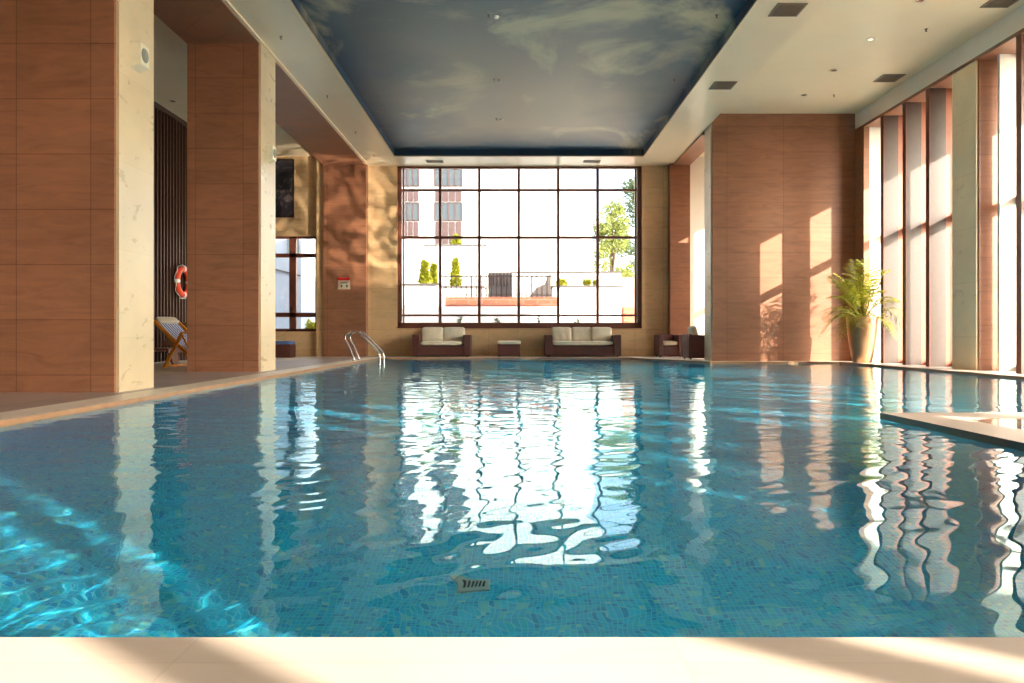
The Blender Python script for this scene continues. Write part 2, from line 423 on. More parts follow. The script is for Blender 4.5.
# ------------------------------------------------------------------ floor
mb = MB()
def rect(x0, x1, y0, y1, mi, z=0): mb.poly([(x0, y0, z), (x1, y0, z), (x1, y1, z), (x0, y1, z)], mi)
rect(XS, XLO, YB, 20.6, 1); rect(XLO, -3.45, YB, 20.6, 0)
rect(-3.45, 2.72, YB, 1.41, 2); rect(2.72, 8.5, YB, 5.5, 3); rect(7.05, 8.5, 5.5, 20.6, 2)
mb.poly([(4.25, 16.0, 0), (7.05, 16.0, 0), (7.05, 20.6, 0), (3.0, 20.6, 0), (3.0, 19.0, 0)], 2)
rect(-3.45, 3.0, 19.0, 20.6, 2)
struct(mb.build('floor', [M['deck'], M['deckB'], M['coping'], M['wet']]), 'stone pool deck, grey on the left and cream elsewhere', 'floor')

# ------------------------------------------------------------------ ceilings
mb = MB()
for (x0, x1, y0, y1) in ((XL, -3.10, YB, YF), (3.36, 4.32, YB, YF), (-3.10, 3.36, 19.18, YF), (-3.10, 3.36, YB, -6)):
    mb.box(x0, x1, y0, y1, ZS, 5.62, 0)
struct(mb.build('ceiling', M['ceilS']), 'cream ceiling border framing the painted sky', 'ceiling')
mb = MB(); mb.box(4.32, XR + .6, YB, YF + .3, ZC, 5.62); mb.box(XS, XLO, YB, YF + .3, ZC, 5.62)
struct(mb.build('ceiling_side', M['ceil']), 'plain cream ceilings over the side aisles', 'ceiling')
mb = MB(); mb.box(-3.10, 3.36, -6, 19.18, ZS + .16, ZS + .4)
mb.box(-3.102, -3.09, -6, 19.18, ZS + .02, ZS + .16); mb.box(3.35, 3.362, -6, 19.18, ZS + .02, ZS + .16); mb.box(-3.10, 3.36, 19.17, 19.182, ZS + .02, ZS + .16)
struct(mb.build('ceiling_mural', M['mural']), 'recessed ceiling panel painted with a dusky cloudy sky', 'ceiling')
mb = MB()
for (a, b, c, d) in ((-3.14, -3.10, -6, 19.18), (3.36, 3.40, -6, 19.18), (-3.14, 3.40, 19.18, 19.22)):
    mb.box(a, b, c, d, ZS - .012, ZS + .02)
struct(mb.build('trim_2', M['trimw']), 'thin pale bead round the painted sky recess', 'trim')
mb = MB(); mb.box(XL - .02, XL + .035, YB, YF - .3, ZS - .03, ZS + .02)
struct(mb.build('trim_3', M['trimw']), 'thin pale bead along the left ceiling border', 'trim')
mb = MB(); mb.box(XS - .4, 8.8, YB - .4, YF + .5, 5.62, 5.8); mb.box(XR + .62, 10.2, -.5, 15.3, 5.06, 5.62)
struct(mb.build('roof', M['stone_out']), 'flat roof slab with an overhang above the side windows', 'roof')

# ------------------------------------------------------------------ left side
def pier_left(i, y0, y1, lab):
    c = MB().box(XLO - (.2 if i == 1 else 0), XL - .03, y0, y1, 0, ZS).build('pillar_%d' % i, M['brownP'])
    struct(c, lab, 'pillar')
    MB().box(XL - .03, XL, y0 + .035, y1 - .035, 0, ZS).build('marble_face', M['marble'], c)
    return c
pier_left(1, 7.46, 8.25, 'russet stone pillar at the left edge with cream marble face')
pier_left(2, 11.66, 12.44, 'russet stone pillar behind the nearest one, marble faced')
pier_left(3, 3.1, 3.9, 'russet stone pillar beside the near left deck'); pier_left(4, -1.2, -.4, 'russet stone pillar behind the near left deck')
mb = MB(); mb.box(XLO, XL - .02, YB, YF - .3, ZP, 5.62)
struct(mb.build('beam_1', M['brown']), 'russet soffit linking the left pillars', 'beam')
mb = MB(); mb.box(XLO, XL, 20.0, YF + .3, 0, ZS)
struct(mb.build('pillar_5', M['brown']), 'russet stone pilaster with the red topped notice', 'pillar')
mb = MB(); mb.box(XS - .3, XS - .06, YB, YF + .3, 0, 5.62)
struct(mb.build('wall_left', M['brown']), 'russet side wall of the left aisle', 'wall')
# slatted cladding on the left wall
sl = MB().box(XS - .06, XS - .05, 9, 20.2, 0, ZC - .1).build('wall_slats', M['dark']); struct(sl, 'dark slatted timber cladding of the left aisle', 'wall')
mb = MB(); y = 9.05
while y < 20.2:
    mb.box(XS - .05, XS, y, y + .036, 0, ZC - .1); y += .147
mb.build('slats', M['slat'], sl)
MB().box(XS - .06, XS + .02, 9, 20.2, ZC - .1, ZC).build('head_rail', M['slat'], sl)
MB().box(XS - .3, XS, 19.7, 20.2, 0, ZC)
# back wall of left aisle with a window
wx0, wx1, wz0, wz1 = -7.40, ax(316, YF), az(331.5, YF), az(236, YF)
mb = MB()
mb.box(XS, wx0, YF, YF + .3, 0, ZC); mb.box(wx1, XLO, YF, YF + .3, 0, ZC)
mb.box(wx0, wx1, YF, YF + .3, 0, wz0); mb.box(wx0, wx1, YF, YF + .3, wz1, ZC)
mb.box(ax(316.5, 20.1), XLO, 20.1, YF, 0, ZC)
struct(mb.build('wall_back_left', M['marbleW']), 'tan marble back wall of the left aisle', 'wall')
w2 = MB(); fy0, fy1 = YF + .1, YF + .2
xm0, xm1 = ax(288, YF), ax(295, YF)
for (a, b, c, d) in ((wx0, wx1, wz0, wz0 + .08), (wx0, wx1, wz1 - .06, wz1), (wx0, wx0 + .07, wz0, wz1), (wx1 - .05, wx1, wz0, wz1), (xm0, xm1, wz0, wz1),
                     (wx0, wx1, az(257, YF), az(253, YF)), (wx0, wx1, az(317, YF), az(312.5, YF))):
    w2.box(a, b, fy0, fy1, c, d)
w2 = w2.build('window_2', M['bronze'], bevel=.006); struct(w2, 'brown framed window at the end of the left aisle', 'window')
MB().box(wx0 + .03, wx1 - .03, YF + .145, YF + .151, wz0 + .03, wz1 - .03).build('pane', M['glass'], w2)
mb = MB(); mb.box((xm0 + xm1) / 2 - .012, (xm0 + xm1) / 2 + .012, fy0 - .05, fy0, az(311, YF), az(306, YF)); mb.build('window_handle', M['metal'], w2)
MB().box(wx0 - .05, wx1 + .02, YF - .08, YF + .1, wz0 - .06, wz0).build('window_sill', M['marbleW'], w2)

# ------------------------------------------------------------------ far wall and big window
bx0, bx1, bz0, bz1 = ax(397, YF), ax(642, YF), az(327, YF), ZS
mb = MB()
mb.box(XL, bx0, YF, YF + .4, 0, 5.62); mb.box(bx1, 4.40, YF, YF + .4, 0, 5.62); mb.box(bx0, bx1, YF, YF + .4, 0, bz0); mb.box(bx0, bx1, YF, YF + .4, bz1, 5.62)
struct(mb.build('wall_back', M['marbleW']), 'tan marble wall round the big window', 'wall')
w1 = MB(); a, b = YF + .14, YF + .24
xs_ = [439.6, 479, 518.8, 558.6, 598.3]; hs = [(188.9, 2.4), (236.7, 2.6), (315.2, 2.0)]
w1.box(bx0, bx0 + .11, a - .06, b, bz0, bz1); w1.box(bx1 - .11, bx1, a - .06, b, bz0, bz1)
w1.box(bx0, bx1, a - .06, b, bz0, bz0 + .12); w1.box(bx0, bx1, a - .06, b, bz1 - .05, bz1)
w1 = w1.build('window_1', M['bronze'], bevel=.006); struct(w1, 'big gridded window filling the far wall', 'window')
mb = MB()
for p in xs_: mb.box(ax(p, YF) - .038, ax(p, YF) + .038, a, b, bz0, bz1)
mb.box(ax(402, YF), ax(402, YF) + .04, a, b, bz0, bz1); mb.box(ax(637.5, YF) - .05, ax(637.5, YF), a, b, bz0, bz1)
mb.build('mullions', M['bronze'], w1, bevel=.005)
mb = MB()
for p, hh in hs: mb.box(bx0, bx1, a + .01, b - .01, az(p + hh / 2, YF), az(p - hh / 2, YF))
mb.build('transoms', M['bronze'], w1, bevel=.005)
MB().box(bx0 + .04, bx1 - .04, YF + .185, YF + .191, bz0 + .04, bz1 - .02).build('pane', M['glass1'], w1)
MB().box(bx0, bx1, YF - .03, YF + .1, bz0 - .035, bz0).build('window_sill', M['bronze'], w1)

# ------------------------------------------------------------------ right side
BX0, BY0, BY1 = 4.36, 16.38, 16.97
blk = MB().box(BX0 + .03, XR + .12, BY0, BY1, 0, ZC).build('wall_right_block', M['brownF']); struct(blk, 'wide russet stone wall behind the potted palm', 'wall')
MB().box(BX0, BX0 + .03, BY0 + .03, BY1 - .03, 0, ZC).build('marble_face', M['marble'], blk)
JY = 15.97
mb = MB().box(XR + .12, 8.9, JY + .003, BY1, 0, 5.1); struct(mb.build('wall_reveal', M['white']), 'white window reveal beside the potted palm', 'wall')
mb = MB().box(XR, XR + .12, JY, BY0, 0, 5.1); struct(mb.build('pillar_7', M['brown']), 'narrow russet jamb behind the palm fronds', 'pillar')
mb = MB(); mb.box(4.22, 4.76, 20.0, YF + .3, 0, ZP); struct(mb.build('pillar_6', M['brown']), 'narrow russet pilaster behind the armchairs', 'pillar')
mb = MB(); mb.box(4.315, 4.76, BY1, YF + .3, ZP, ZC); mb.box(4.22, 4.33, 20.0, YF + .3, ZP - .01, 5.5); struct(mb.build('beam_2', M['brown']), 'short russet soffit above the armchairs', 'beam')
def pier_right(i, y0, y1, lab):
    c = MB().box(XR + .03, XR + .36, y0, y1, 0, 5.1).build('pillar_%d' % i, M['brown']); struct(c, lab, 'pillar')
    MB().box(XR, XR + .03, y0 + .03, y1 - .03, 0, 5.1).build('marble_face', M['marbleLit'], c)
    MB().box(XR + .36, 8.25, y0, y1, 0, 5.1).build('white_reveal', M['white'], c)
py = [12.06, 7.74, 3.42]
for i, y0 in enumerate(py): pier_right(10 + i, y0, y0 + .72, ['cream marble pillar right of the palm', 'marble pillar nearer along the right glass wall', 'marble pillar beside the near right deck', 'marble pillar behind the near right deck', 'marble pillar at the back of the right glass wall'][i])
mb = MB(); mb.box(XR, 8.75, -3.86, -1.8, 0, 5.62); struct(mb.build('wall_right_near', M['marbleW']), 'solid marble stretch of the right wall behind the viewer', 'wall')
# header
hd = MB().box(XR, XR + .62, -1.8, BY0, 5.07, 5.13).build('trim_4', M['brown']); struct(hd, 'russet lining board along the head of the right windows', 'trim')
mb = MB(); mb.box(XR, XR + .62, -1.8, BY0, 5.13, 5.62); struct(mb.build('wall_right', M['white']), 'white fascia above the right windows', 'wall')
mb = MB(); mb.box(XR, XR + .62, BY1, YF + .3, 5.1, 5.62); struct(mb.build('wall_right_far', M['white']), 'white fascia above the window behind the block', 'wall')
GX = 8.08
def bay(i, y0, y1, fins, lab):
    w = MB()
    w.box(GX - .05, GX + .05, y0, y1, 0, .11); w.box(GX - .05, GX + .05, y0, y1, 5.0, 5.1)
    w.box(GX - .05, GX + .05, y0, y0 + .06, 0, 5.1); w.box(GX - .05, GX + .05, y1 - .06, y1, 0, 5.1)
    w.box(GX - .07, GX + .05, y0, y1, 2.66, 2.80)
    w = w.build('window_%d' % i, M['bronze'], bevel=.005); struct(w, lab, 'window')
    MB().box(GX - .003, GX + .003, y0 + .03, y1 - .03, .05, 5.05).build('pane', M['glass'], w)
    for f in fins:
        fo = MB().box(XR + .015, XR + .31, f, f + .09, 0, 5.07).build('fin', M['finpanel'], w, bevel=.004)
        MB().box(XR + .31, GX - .05, f + .015, f + .105, 0, 5.07).build('fin_strip', M['finbrown'], fo)
        MB().box(XR, XR + .022, f - .01, f + .11, 0, 5.07).build('fin_edge', M['bronze'], fo)
bay(3, 12.78, JY, (13.46, 14.27, 15.13), 'right glass wall with three tall fins beside the palm')
bay(4, 8.46, 12.06, (9.2, 10.05, 11.02), 'right glass wall bay at the photo edge')
MB().box(7.76, GX - .05, 11.82, 11.88, 0, 5.07).build('white_panel', M['white'], [o for o in bpy.data.objects if o.name == 'window_4'][0])
bay(5, 4.14, 7.74, (4.9, 5.7, 6.6), 'right glass wall bay beside the stone platform')
bay(6, -1.8, 3.42, (-.75, .1, .95, 1.8, 2.6), 'right glass wall bay beside the near deck')
w = MB(); y0, y1 = YB, -3.86
w.box(GX - .05, GX + .05, y0, y1, 0, .11); w.box(GX - .05, GX + .05, y0, y1, 5.42, 5.5); w.box(GX - .05, GX + .05, y1 - .05, y1, 0, 5.5); w.box(GX - .07, GX + .05, y0, y1, 2.66, 2.8)
for yy in (-4.56, -5.48, -6.4, -7.3, -8.2): w.box(GX - .05, GX + .05, yy, yy + .13, 0, 5.5)
w = w.build('window_7', M['bronze'], bevel=.005); struct(w, 'tall window of plain panes in the right wall behind the viewer', 'window')
MB().box(GX - .003, GX + .003, y0 + .03, y1 - .03, .05, 5.45).build('pane', M['glass'], w)
bay(9, BY1, YF + .3, (17.8, 18.6, 19.4), 'right glass wall bay behind the block wall')
# back wall of the armchair corner
mb = MB(); mb.box(4.76, 8.5, YF, YF + .3, 0, ZC)
struct(mb.build('wall_back_right', M['white']), 'white back wall of the armchair corner', 'wall')
# unseen post added outdoors to keep one sun band off the block wall
struct(MB().box(9.9, 10.1, 11.95, 12.36, -.12, 5.06).build('pillar_8', M['stone_out']), 'added outdoor post blocking a band of sun', 'pillar')
# rear wall (behind the viewer)
mb = MB(); mb.box(XS - .3, 8.5, YB - .3, YB, 0, 5.62)
struct(mb.build('wall_front', M['marbleW']), 'tan marble wall at the near end', 'wall')

# ------------------------------------------------------------------ furniture
def cushion(w, d, h, puff=.3, wr=0, seed=0):
    """soft pillow: rounded subdivided box, centred, thickness h"""
    bm = bmesh.new(); bmesh.ops.create_cube(bm, size=2)
    bmesh.ops.subdivide_edges(bm, edges=bm.edges, cuts=9, use_grid_fill=True)
    r = random.Random(seed); p1, p2 = r.uniform(0, 6), r.uniform(0, 6)
    for v in bm.verts:
        x, y, z = v.co
        q = (abs(x) ** 8 + abs(y) ** 8 + abs(z) ** 8) ** (1 / 8) or 1
        x, y, z = x / q, y / q, z / q
        k = (1 - abs(x) ** 3) * (1 - abs(y) ** 3)
        z *= (1 - puff) + puff * k ** .6 if abs(z) > .3 else 1
        wv = wr * math.sin(x * 9 + p1 + y * 1.5) * (.5 + .5 * math.sin(y * 4 + p2))
        v.co = (x * w / 2, y * d / 2, z * h / 2 + wv)
    mb = MB(); mb.v = [tuple(v.co) for v in bm.verts]; mb.f = [tuple(v.index for v in f.verts) for f in bm.faces]; mb.m = [0] * len(mb.f)
    bm.free(); return mb
def sofa(kind, label, cat, seats, W, loc, rz=0, D=.78, arm=.19, group=None, cush=True):
    t = thing(kind, label, cat, loc, rz, group)
    mb = MB(); mb.box(-W / 2 + .02, W / 2 - .02, -D / 2 + .02, D / 2, .035, .30)
    mb.build('base', M['wicker'], t, bevel=.012)
    for s in (-1, 1):
        x0 = s * (W / 2 - arm / 2)
        MB().box(x0 - arm / 2, x0 + arm / 2, -D / 2, D / 2, .03, .58).build('armrest', M['wicker'], t, bevel=.015)
        for yy in (-D / 2 + .06, D / 2 - .06):
            MB().lathe([(.022, 0), (.022, .035)], (x0, yy, 0), 10, caps=True).build('foot', M['dark'], t)
    MB().box(-W / 2 + arm, W / 2 - arm, D / 2 - .10, D / 2, .25, .60).build('backrest', M['wicker'], t, bevel=.012)
    iw = W - 2 * arm; cw = iw / seats
    seat = cushion(iw - .01, D - .14, .12, .25, .004, 1).build('seat_cushion', M['canvas'], t, smooth=True, loc=(0, -.05, .36))
    for i in range(seats if cush else 0):
        c = cushion(cw + .02, .40, .17, .35, .012 if (seats == 3 and i == 0) else .004, i + seats)
        o = c.build('back_cushion', M['canvas'], t, smooth=True, loc=(-iw / 2 + cw * (i + .5), D / 2 - .2 - (.04 if i == 2 else 0), .59))
        o.rotation_euler = (math.radians(76), 0, math.radians((-2, 1, 3)[i % 3]))
    return t
SY = 19.84
sofa('wicker_sofa', 'two seat brown wicker sofa under the left of the big window', 'sofa', 2, 1.53, (ax(441.5, 19.5), SY, 0.004), group=None)
sofa('wicker_sofa', 'three seat brown wicker sofa with a rumpled left cushion', 'sofa', 3, 2.0, (ax(583, 19.5), SY, 0.004))
sofa('wicker_armchair', 'brown wicker armchair facing the pool by the russet pilaster', 'armchair', 1, .62, (ax(670, 19.3), 19.55, 0.004), arm=.11, D=.7, cush=False)
sofa('wicker_armchair', 'brown wicker armchair turned away, beside the marble edged wall', 'armchair', 1, .74, (4.42, 17.60, 0.004), PI / 2, arm=.13, D=.7)
t_ = thing('wicker_ottoman', 'low brown wicker ottoman with a cream pad between the sofas', 'ottoman', (ax(509, 19.5), 19.72, 0.004))
MB().box(-.3, .3, -.24, .24, .03, .33).build('base', M['wicker'], t_, bevel=.012)
cushion(.62, .5, .1, .2, .002, 5).build('cushion', M['canvas'], t_, smooth=True, loc=(0, 0, .375))
for sx in (-1, 1):
    for sy in (-1, 1): MB().lathe([(.02, 0), (.02, .035)], (sx * .26, sy * .2, 0), 10, caps=True).build('foot', M['dark'], t_)
t_ = thing('stool', 'dark brown wicker stool with a blue seat pad in the left aisle', 'stool', (ax(281.5, 19.2), 19.3, 0))
MB().box(-.27, .27, -.24, .24, .0, .34).build('base', M['wicker'], t_, bevel=.012)
cushion(.56, .5, .1, .2, .002, 6).build('cushion', M['blue'], t_, smooth=True, loc=(0, 0, .38))

# folding deck chair (faces -x / +y side-on)
def deckchair(loc, rz):
    t = thing('deck_chair', 'folding deck chair with blue striped canvas and honey wood legs', 'deck chair', loc, rz)
    # side frames: long back rail (A) and leg rail (B); x = across, y = along (front = -y)
    A0, A1 = Vector((0, -.50, .02)), Vector((0, .50, .82))      # long rail: front foot -> head
    B0, B1 = Vector((0, .26, .02)), Vector((0, -.12, .62))      # steep rear leg up to the arm
    for s in (-1, 1):
        x = Vector((s * .27, 0, 0)); x2 = Vector((s * .30, 0, 0))
        MB().bar(A0 + x, A1 + x, .035, .055).build('back_rail', M['wood'], t, bevel=.006)
        MB().bar(B0 + x2, B1 + x2, .035, .055).build('leg', M['wood'], t, bevel=.006)
        MB().bar(Vector((s * .325, -.12, .62)), Vector((s * .325, -.46, .02)), .02, .03).build('prop', M['wood'], t, bevel=.004)
    for p in (A1, A0, B0 + Vector((0, -.02, .03)), B1):
        MB().tube([p + Vector((-.31, 0, 0)), p + Vector((.31, 0, 0))], .019, 10).build('crossbar', M['wood'], t, smooth=True)
    mb = MB(); N = 14; ptsl = []
    for i in range(N + 1):
        u = i / N; p = Vector((0, -.42, .34)).lerp(A1, u); sag = .13 * math.sin(PI * u ** .8) ; ptsl.append((p.y, p.z - sag))
    for i in range(N):
        (y0, z0), (y1, z1) = ptsl[i], ptsl[i + 1]
        mb.box(-.24, .24, 0, 1, -.002, .002, 0, Matrix(((1, 0, 0, 0), (0, y1 - y0, -(z1 - z0), y0), (0, z1 - z0, y1 - y0, z0), (0, 0, 0, 1))))
    mb.build('sling', M['stripe'], t)
    c = cushion(.46, .14, .07, .3, .002, 3).build('headrest', M['canvas'], t, smooth=True, loc=(0, .47, .84)); c.rotation_euler = (math.radians(40), 0, 0)
    return t
deckchair((-5.66, 12.9, 0), math.radians(72))
# low dark wooden lounger behind it
t_ = thing('sun_lounger', 'low dark wooden lounger with wheels along the slatted wall', 'sun lounger', (-6.85, 14.9, 0), 0)
mb = MB()
for i in range(16): mb.box(-.32, .32, -.95 + i * .12, -.86 + i * .12, .30, .325)
mb.build('slat_bed', M['darkwood'], t_)
for s in (-1, 1):
    MB().box(s * .33 - .02, s * .33 + .02, -.98, .98, .24, .32).build('side_rail', M['darkwood'], t_, bevel=.005)
    MB().box(s * .33 - .025, s * .33 + .025, .8, .86, 0, .26).build('leg', M['darkwood'], t_)
    MB().lathe([(.0, -.025), (.13, -.025), (.14, -.015), (.14, .015), (.13, .025), (0, .025)], (s * .37, -.78, .14), 24, axis='x').build('wheel', M['darkwood'], t_)
MB().box(-.3, .3, .1, .9, .345, .365, 0, Matrix.Translation((0, .1, .35)) @ Matrix.Rotation(math.radians(38), 4, 'X') @ Matrix.Translation((0, -.1, -.35))).build('backrest', M['darkwood'], t_, bevel=.005)

# life ring on the slats
lr = thing('life_ring', 'orange life ring with white bands on the dark slatted wall', 'life ring', (XS, 16.72, 1.78))
mb = MB(); R, r_ = .29, .07; n1, n2 = 48, 14
def ringpt(a, b, rr): return (r_ * 1.02 + rr * .9 * math.sin(b), (R + rr * math.cos(b)) * math.cos(a), (R + rr * math.cos(b)) * math.sin(a))
def ring(a0, a1, n, rr):
    mb = MB()
    for i in range(n + 1):
        for j in range(n2): mb.v.append(ringpt(a0 + (a1 - a0) * i / n, 2 * PI * j / n2, rr))
    for i in range(n):
        for j in range(n2):
            j2 = (j + 1) % n2; mb.f.append((i * n2 + j, i * n2 + j2, (i + 1) * n2 + j2, (i + 1) * n2 + j)); mb.m.append(0)
    return mb
ring(0, 2 * PI, 48, r_).build('ring', M['orange'], lr, smooth=True)
for k in range(4): ring(k * PI / 2 - .12, k * PI / 2 + .12, 6, r_ + .004).build('band', M['whiteband'], lr, smooth=True)
mb = MB(); mb.tube([(r_ * 1.0 + .02 * math.sin(a * 8), (R + r_ + .015 + .018 * abs(math.sin(a * 2))) * math.cos(a), (R + r_ + .015 + .018 * abs(math.sin(a * 2))) * math.sin(a)) for a in [2 * PI * i / 64 for i in range(65)]], .007, 6)
mb.build('rope', M['whiteband'], lr, smooth=True)
MB().box(0, .07, -.03, .03, .34, .40).build('bracket', M['dark'], lr)

# pool ladder (two rails over the left edge)
ld = thing('pool_ladder', 'chrome pool ladder rails arching over the left pool edge', 'ladder', (-3.44, 17.0, 0))
for dy in (-.26, .26):
    prof = [(-.17, 0.004), (-.21, .12), (-.29, .30), (-.37, .46), (-.385, .53), (-.36, .60), (-.29, .645), (-.2, .66), (-.12, .65), (-.04, .60), (.12, .44), (.28, .28), (.37, .18), (.40, .11), (.405, .0), (.405, -.6), (.405, -1.0)]
    pts = []
    P_ = [Vector((a, dy, b)) for a, b in prof]
    for i in range(len(P_) - 1):
        p0, p1, p2, p3 = P_[max(i - 1, 0)], P_[i], P_[i + 1], P_[min(i + 2, len(P_) - 1)]
        for q in range(4):
            u = q / 4
            pts.append(.5 * ((2 * p1) + (p2 - p0) * u + (2 * p0 - 5 * p1 + 4 * p2 - p3) * u * u + (3 * p1 - p0 - 3 * p2 + p3) * u ** 3))
    pts.append(P_[-1])
    rl = MB().tube(pts, .021, 12).build('handrail', M['metal'], ld, smooth=True)
    MB().lathe([(.0, .016), (.045, .014), (.05, .004), (.05, 0)], (-.17, dy, .004), 20).build('flange', M['metal'], rl, smooth=True)
for z in (-.3, -.58, -.86):
    MB().box(.37, .44, -.26, .26, z - .015, z + .015).build('step', M['metal'], ld, bevel=.006)

# potted palm
pt = thing('potted_palm', 'leafy palm in a tall tapered copper pot against the russet wall', 'plant', (7.28, 15.46, 0))
prof = [(.0, 0), (.17, 0), (.185, .015), (.225, .2), (.262, .4), (.288, .6), (.304, .8), (.31, .94), (.305, .955), (.29, .955), (.285, .93), (.28, .86)]
MB().lathe(prof, (0, 0, 0), 48).build('pot', M['gold'], pt, smooth=True)
MB().lathe([(.0, .885), (.15, .89), (.284, .87)], (0, 0, 0), 32).build('soil', M['soil'], pt, smooth=True)
def frond(az_, lean, L, droop, rise, seed):
    r = random.Random(seed); mb = MB(); N = 20
    d = Vector((math.cos(az_), math.sin(az_), 0)); side = Vector((-d.y, d.x, 0)); pts = []
    for i in range(N + 1):
        u = i / N
        pts.append(d * (.03 + lean * L * u + .12 * L * u * u) + Vector((0, 0, .86 + rise * L * u - droop * L * u ** 2.6)))
    mb.tube(pts, [.011 * (1 - .8 * i / N) for i in range(N + 1)], 6, mi=1, cap=False)
    for i in range(6, N + 1):
        u = i / N; T = (pts[min(i + 1, N)] - pts[i - 1]).normalized(); up = side.cross(T).normalized() * -1
        if up.z < 0: up = -up
        ll = .40 * math.sin(PI * (.16 + .8 * (u - .25) / .78)) * (L / 1.15) + .05
        for s in (-1, 1):
            jit = r.uniform(-.12, .12)
            dirv = (T * (.62 + jit) + side * s * .78 + up * (.28 - .1 * u)).normalized()
            p0 = pts[i]; p1 = p0 + dirv * ll * .45; p2 = p0 + dirv * ll + Vector((0, 0, -.30 * ll))
            wv = T * .0125
            b = len(mb.v)
            mb.v += [tuple(p0 - wv * .3), tuple(p0 + wv * .3), tuple(p1 + wv + up * .004), tuple(p1 - wv + up * .004), tuple(p2)]
            mb.f += [(b, b + 1, b + 2, b + 3), (b + 3, b + 2, b + 4)]; mb.m += [0, 0]
    return mb
rr = random.Random(4)
fr_spec = [(math.radians(a), *q) for a, q in (
    (8, (.22, 1.0, .2, .95)), (200, (.5, 1.05, .35, .75)), (185, (.62, 1.05, .55, .6)), (225, (.4, 1.0, .25, .95)), (300, (.3, 1.1, .2, 1.02)), (318, (.45, 1.0, .38, .75)), (340, (.36, 1.05, .4, .75)),
    (95, (.12, 1.12, .1, 1.12)), (150, (.3, 1.1, .2, 1.0)), (265, (.36, 1.0, .3, .82)), (240, (.6, .9, .6, .5)), (285, (.62, .9, .62, .45)), (20, (.16, 1.05, .12, 1.05)), (130, (.3, .9, .3, .8)),
    (170, (.72, .9, .72, .45)), (210, (.66, .85, .8, .42)), (310, (.6, .85, .75, .4)), (60, (.15, 1.1, .2, .98)), (255, (.15, 1.15, .12, 1.06)), (190, (.3, 1.0, .2, .9)), (-68, (.78, 1.12, .78, .62)), (-80, (.6, 1.1, .5, .7)), (205, (.8, 1.0, .5, .5)), (195, (.45, 1.15, .2, .9)))]
for i, (a_, le, L, dr, ri) in enumerate(fr_spec):
    frond(a_, le * .92, L * 1.12, dr, ri, i).build('frond', [M['palm'], M['stem']], pt)
for k in range(7):
    a_ = k * 2.4; MB().tube([(.05 * math.cos(a_), .05 * math.sin(a_), .86), (.06 * math.cos(a_), .06 * math.sin(a_), 1.1), (.07 * math.cos(a_), .07 * math.sin(a_), 1.3)], [.016, .013, .008], 8).build('stem', M['stem'], pt, smooth=True)

# ------------------------------------------------------------------ wall pieces
def speaker(loc, label):
    t = thing('wall_speaker', label, 'speaker', loc)
    mb = MB()
    prof = [(-.13, -.13), (-.13, .13), (.13, .13), (.13, -.13)]
    mb.poly([(0, -.10, .13), (.11, -.09, .12), (.11, -.09, -.10), (0, -.10, -.14)][::-1])
    mb.poly([(0, .10, .13), (.11, .09, .12), (.11, .09, -.10), (0, .10, -.14)])
    mb.poly([(.11, -.09, .12), (.11, .09, .12), (.11, .09, -.10), (.11, -.09, -.10)][::-1])
    mb.poly([(0, -.10, .13), (0, .10, .13), (.11, .09, .12), (.11, -.09, .12)][::-1])
    mb.poly([(0, -.10, -.14), (0, .10, -.14), (.11, .09, -.10), (.11, -.09, -.10)])
    mb.poly([(0, -.10, .13), (0, .10, .13), (0, .10, -.14), (0, -.10, -.14)])
    mb.build('housing', M['creamplastic'], t, bevel=.006)
    MB().lathe([(0, .006), (.07, .005), (.075, 0)], (.111, 0, .01), 28, axis='x').build('grille', M['greyplastic'], t, smooth=True)
    return t
s1 = speaker((XL, 7.80, az(55, 7.75)), 'small cream wall speaker on the nearest marble pillar'); 
s2 = dup(s1, (XL, 12.02, az(154, 12.02)), 'small cream wall speaker on the second marble pillar')
for s in (s1, s2): s['group'] = 'wall speakers on the left pillars'
# red topped notice
nt = thing('wall_notice', 'cream notice under a red panel on the russet pilaster', 'sign', (ax(344, 20.0), 20.0, az(284, 20.0)))
MB().box(-.165, .165, -.012, 0, -.14, .10).build('panel', M['creamplastic'], nt, bevel=.003)
MB().box(-.17, .17, -.05, 0, .10, .17).build('red_panel', M['red'], nt, bevel=.006)
mb = MB()
for (a, b, c, d) in ((-.14, .14, .075, .082), (-.14, .14, -.118, -.112), (-.14, -.133, -.118, .08), (.133, .14, -.118, .08)): mb.box(a, b, -.0135, -.0125, c, d)
mb.build('border', M['red'], nt)
mb = MB(); mb.box(-.10, .10, -.0135, -.0122, .012, .055); mb.build('caption_bar', M['greyplastic'], nt)
MB().box(-.085, -.045, -.0135, -.0122, -.09, -.03).build('pictogram', M['dark'], nt); MB().box(.06, .1, -.0135, -.0122, -.09, -.02).build('pictogram', M['dark'], nt)
# picture in the left aisle
pz0, pz1 = az(217, YF), az(160, YF)
pc = thing('framed_picture', 'tall dark abstract picture high on the left aisle wall', 'picture', (-6.55, YF, (pz0 + pz1) / 2))
hw, hh = .50, (pz1 - pz0) / 2
MB().box(-hw, hw, -.035, 0, -hh, hh).build('canvas', M['art'], pc)
mb = MB(); mb.box(-hw - .02, hw + .02, -.045, 0, hh - .015, hh + .015); mb.box(-hw - .02, hw + .02, -.045, 0, -hh - .015, -hh + .015); mb.box(-hw - .02, -hw + .01, -.045, 0, -hh, hh); mb.box(hw - .01, hw + .02, -.045, 0, -hh, hh)
mb.build('frame', M['dark'], pc)

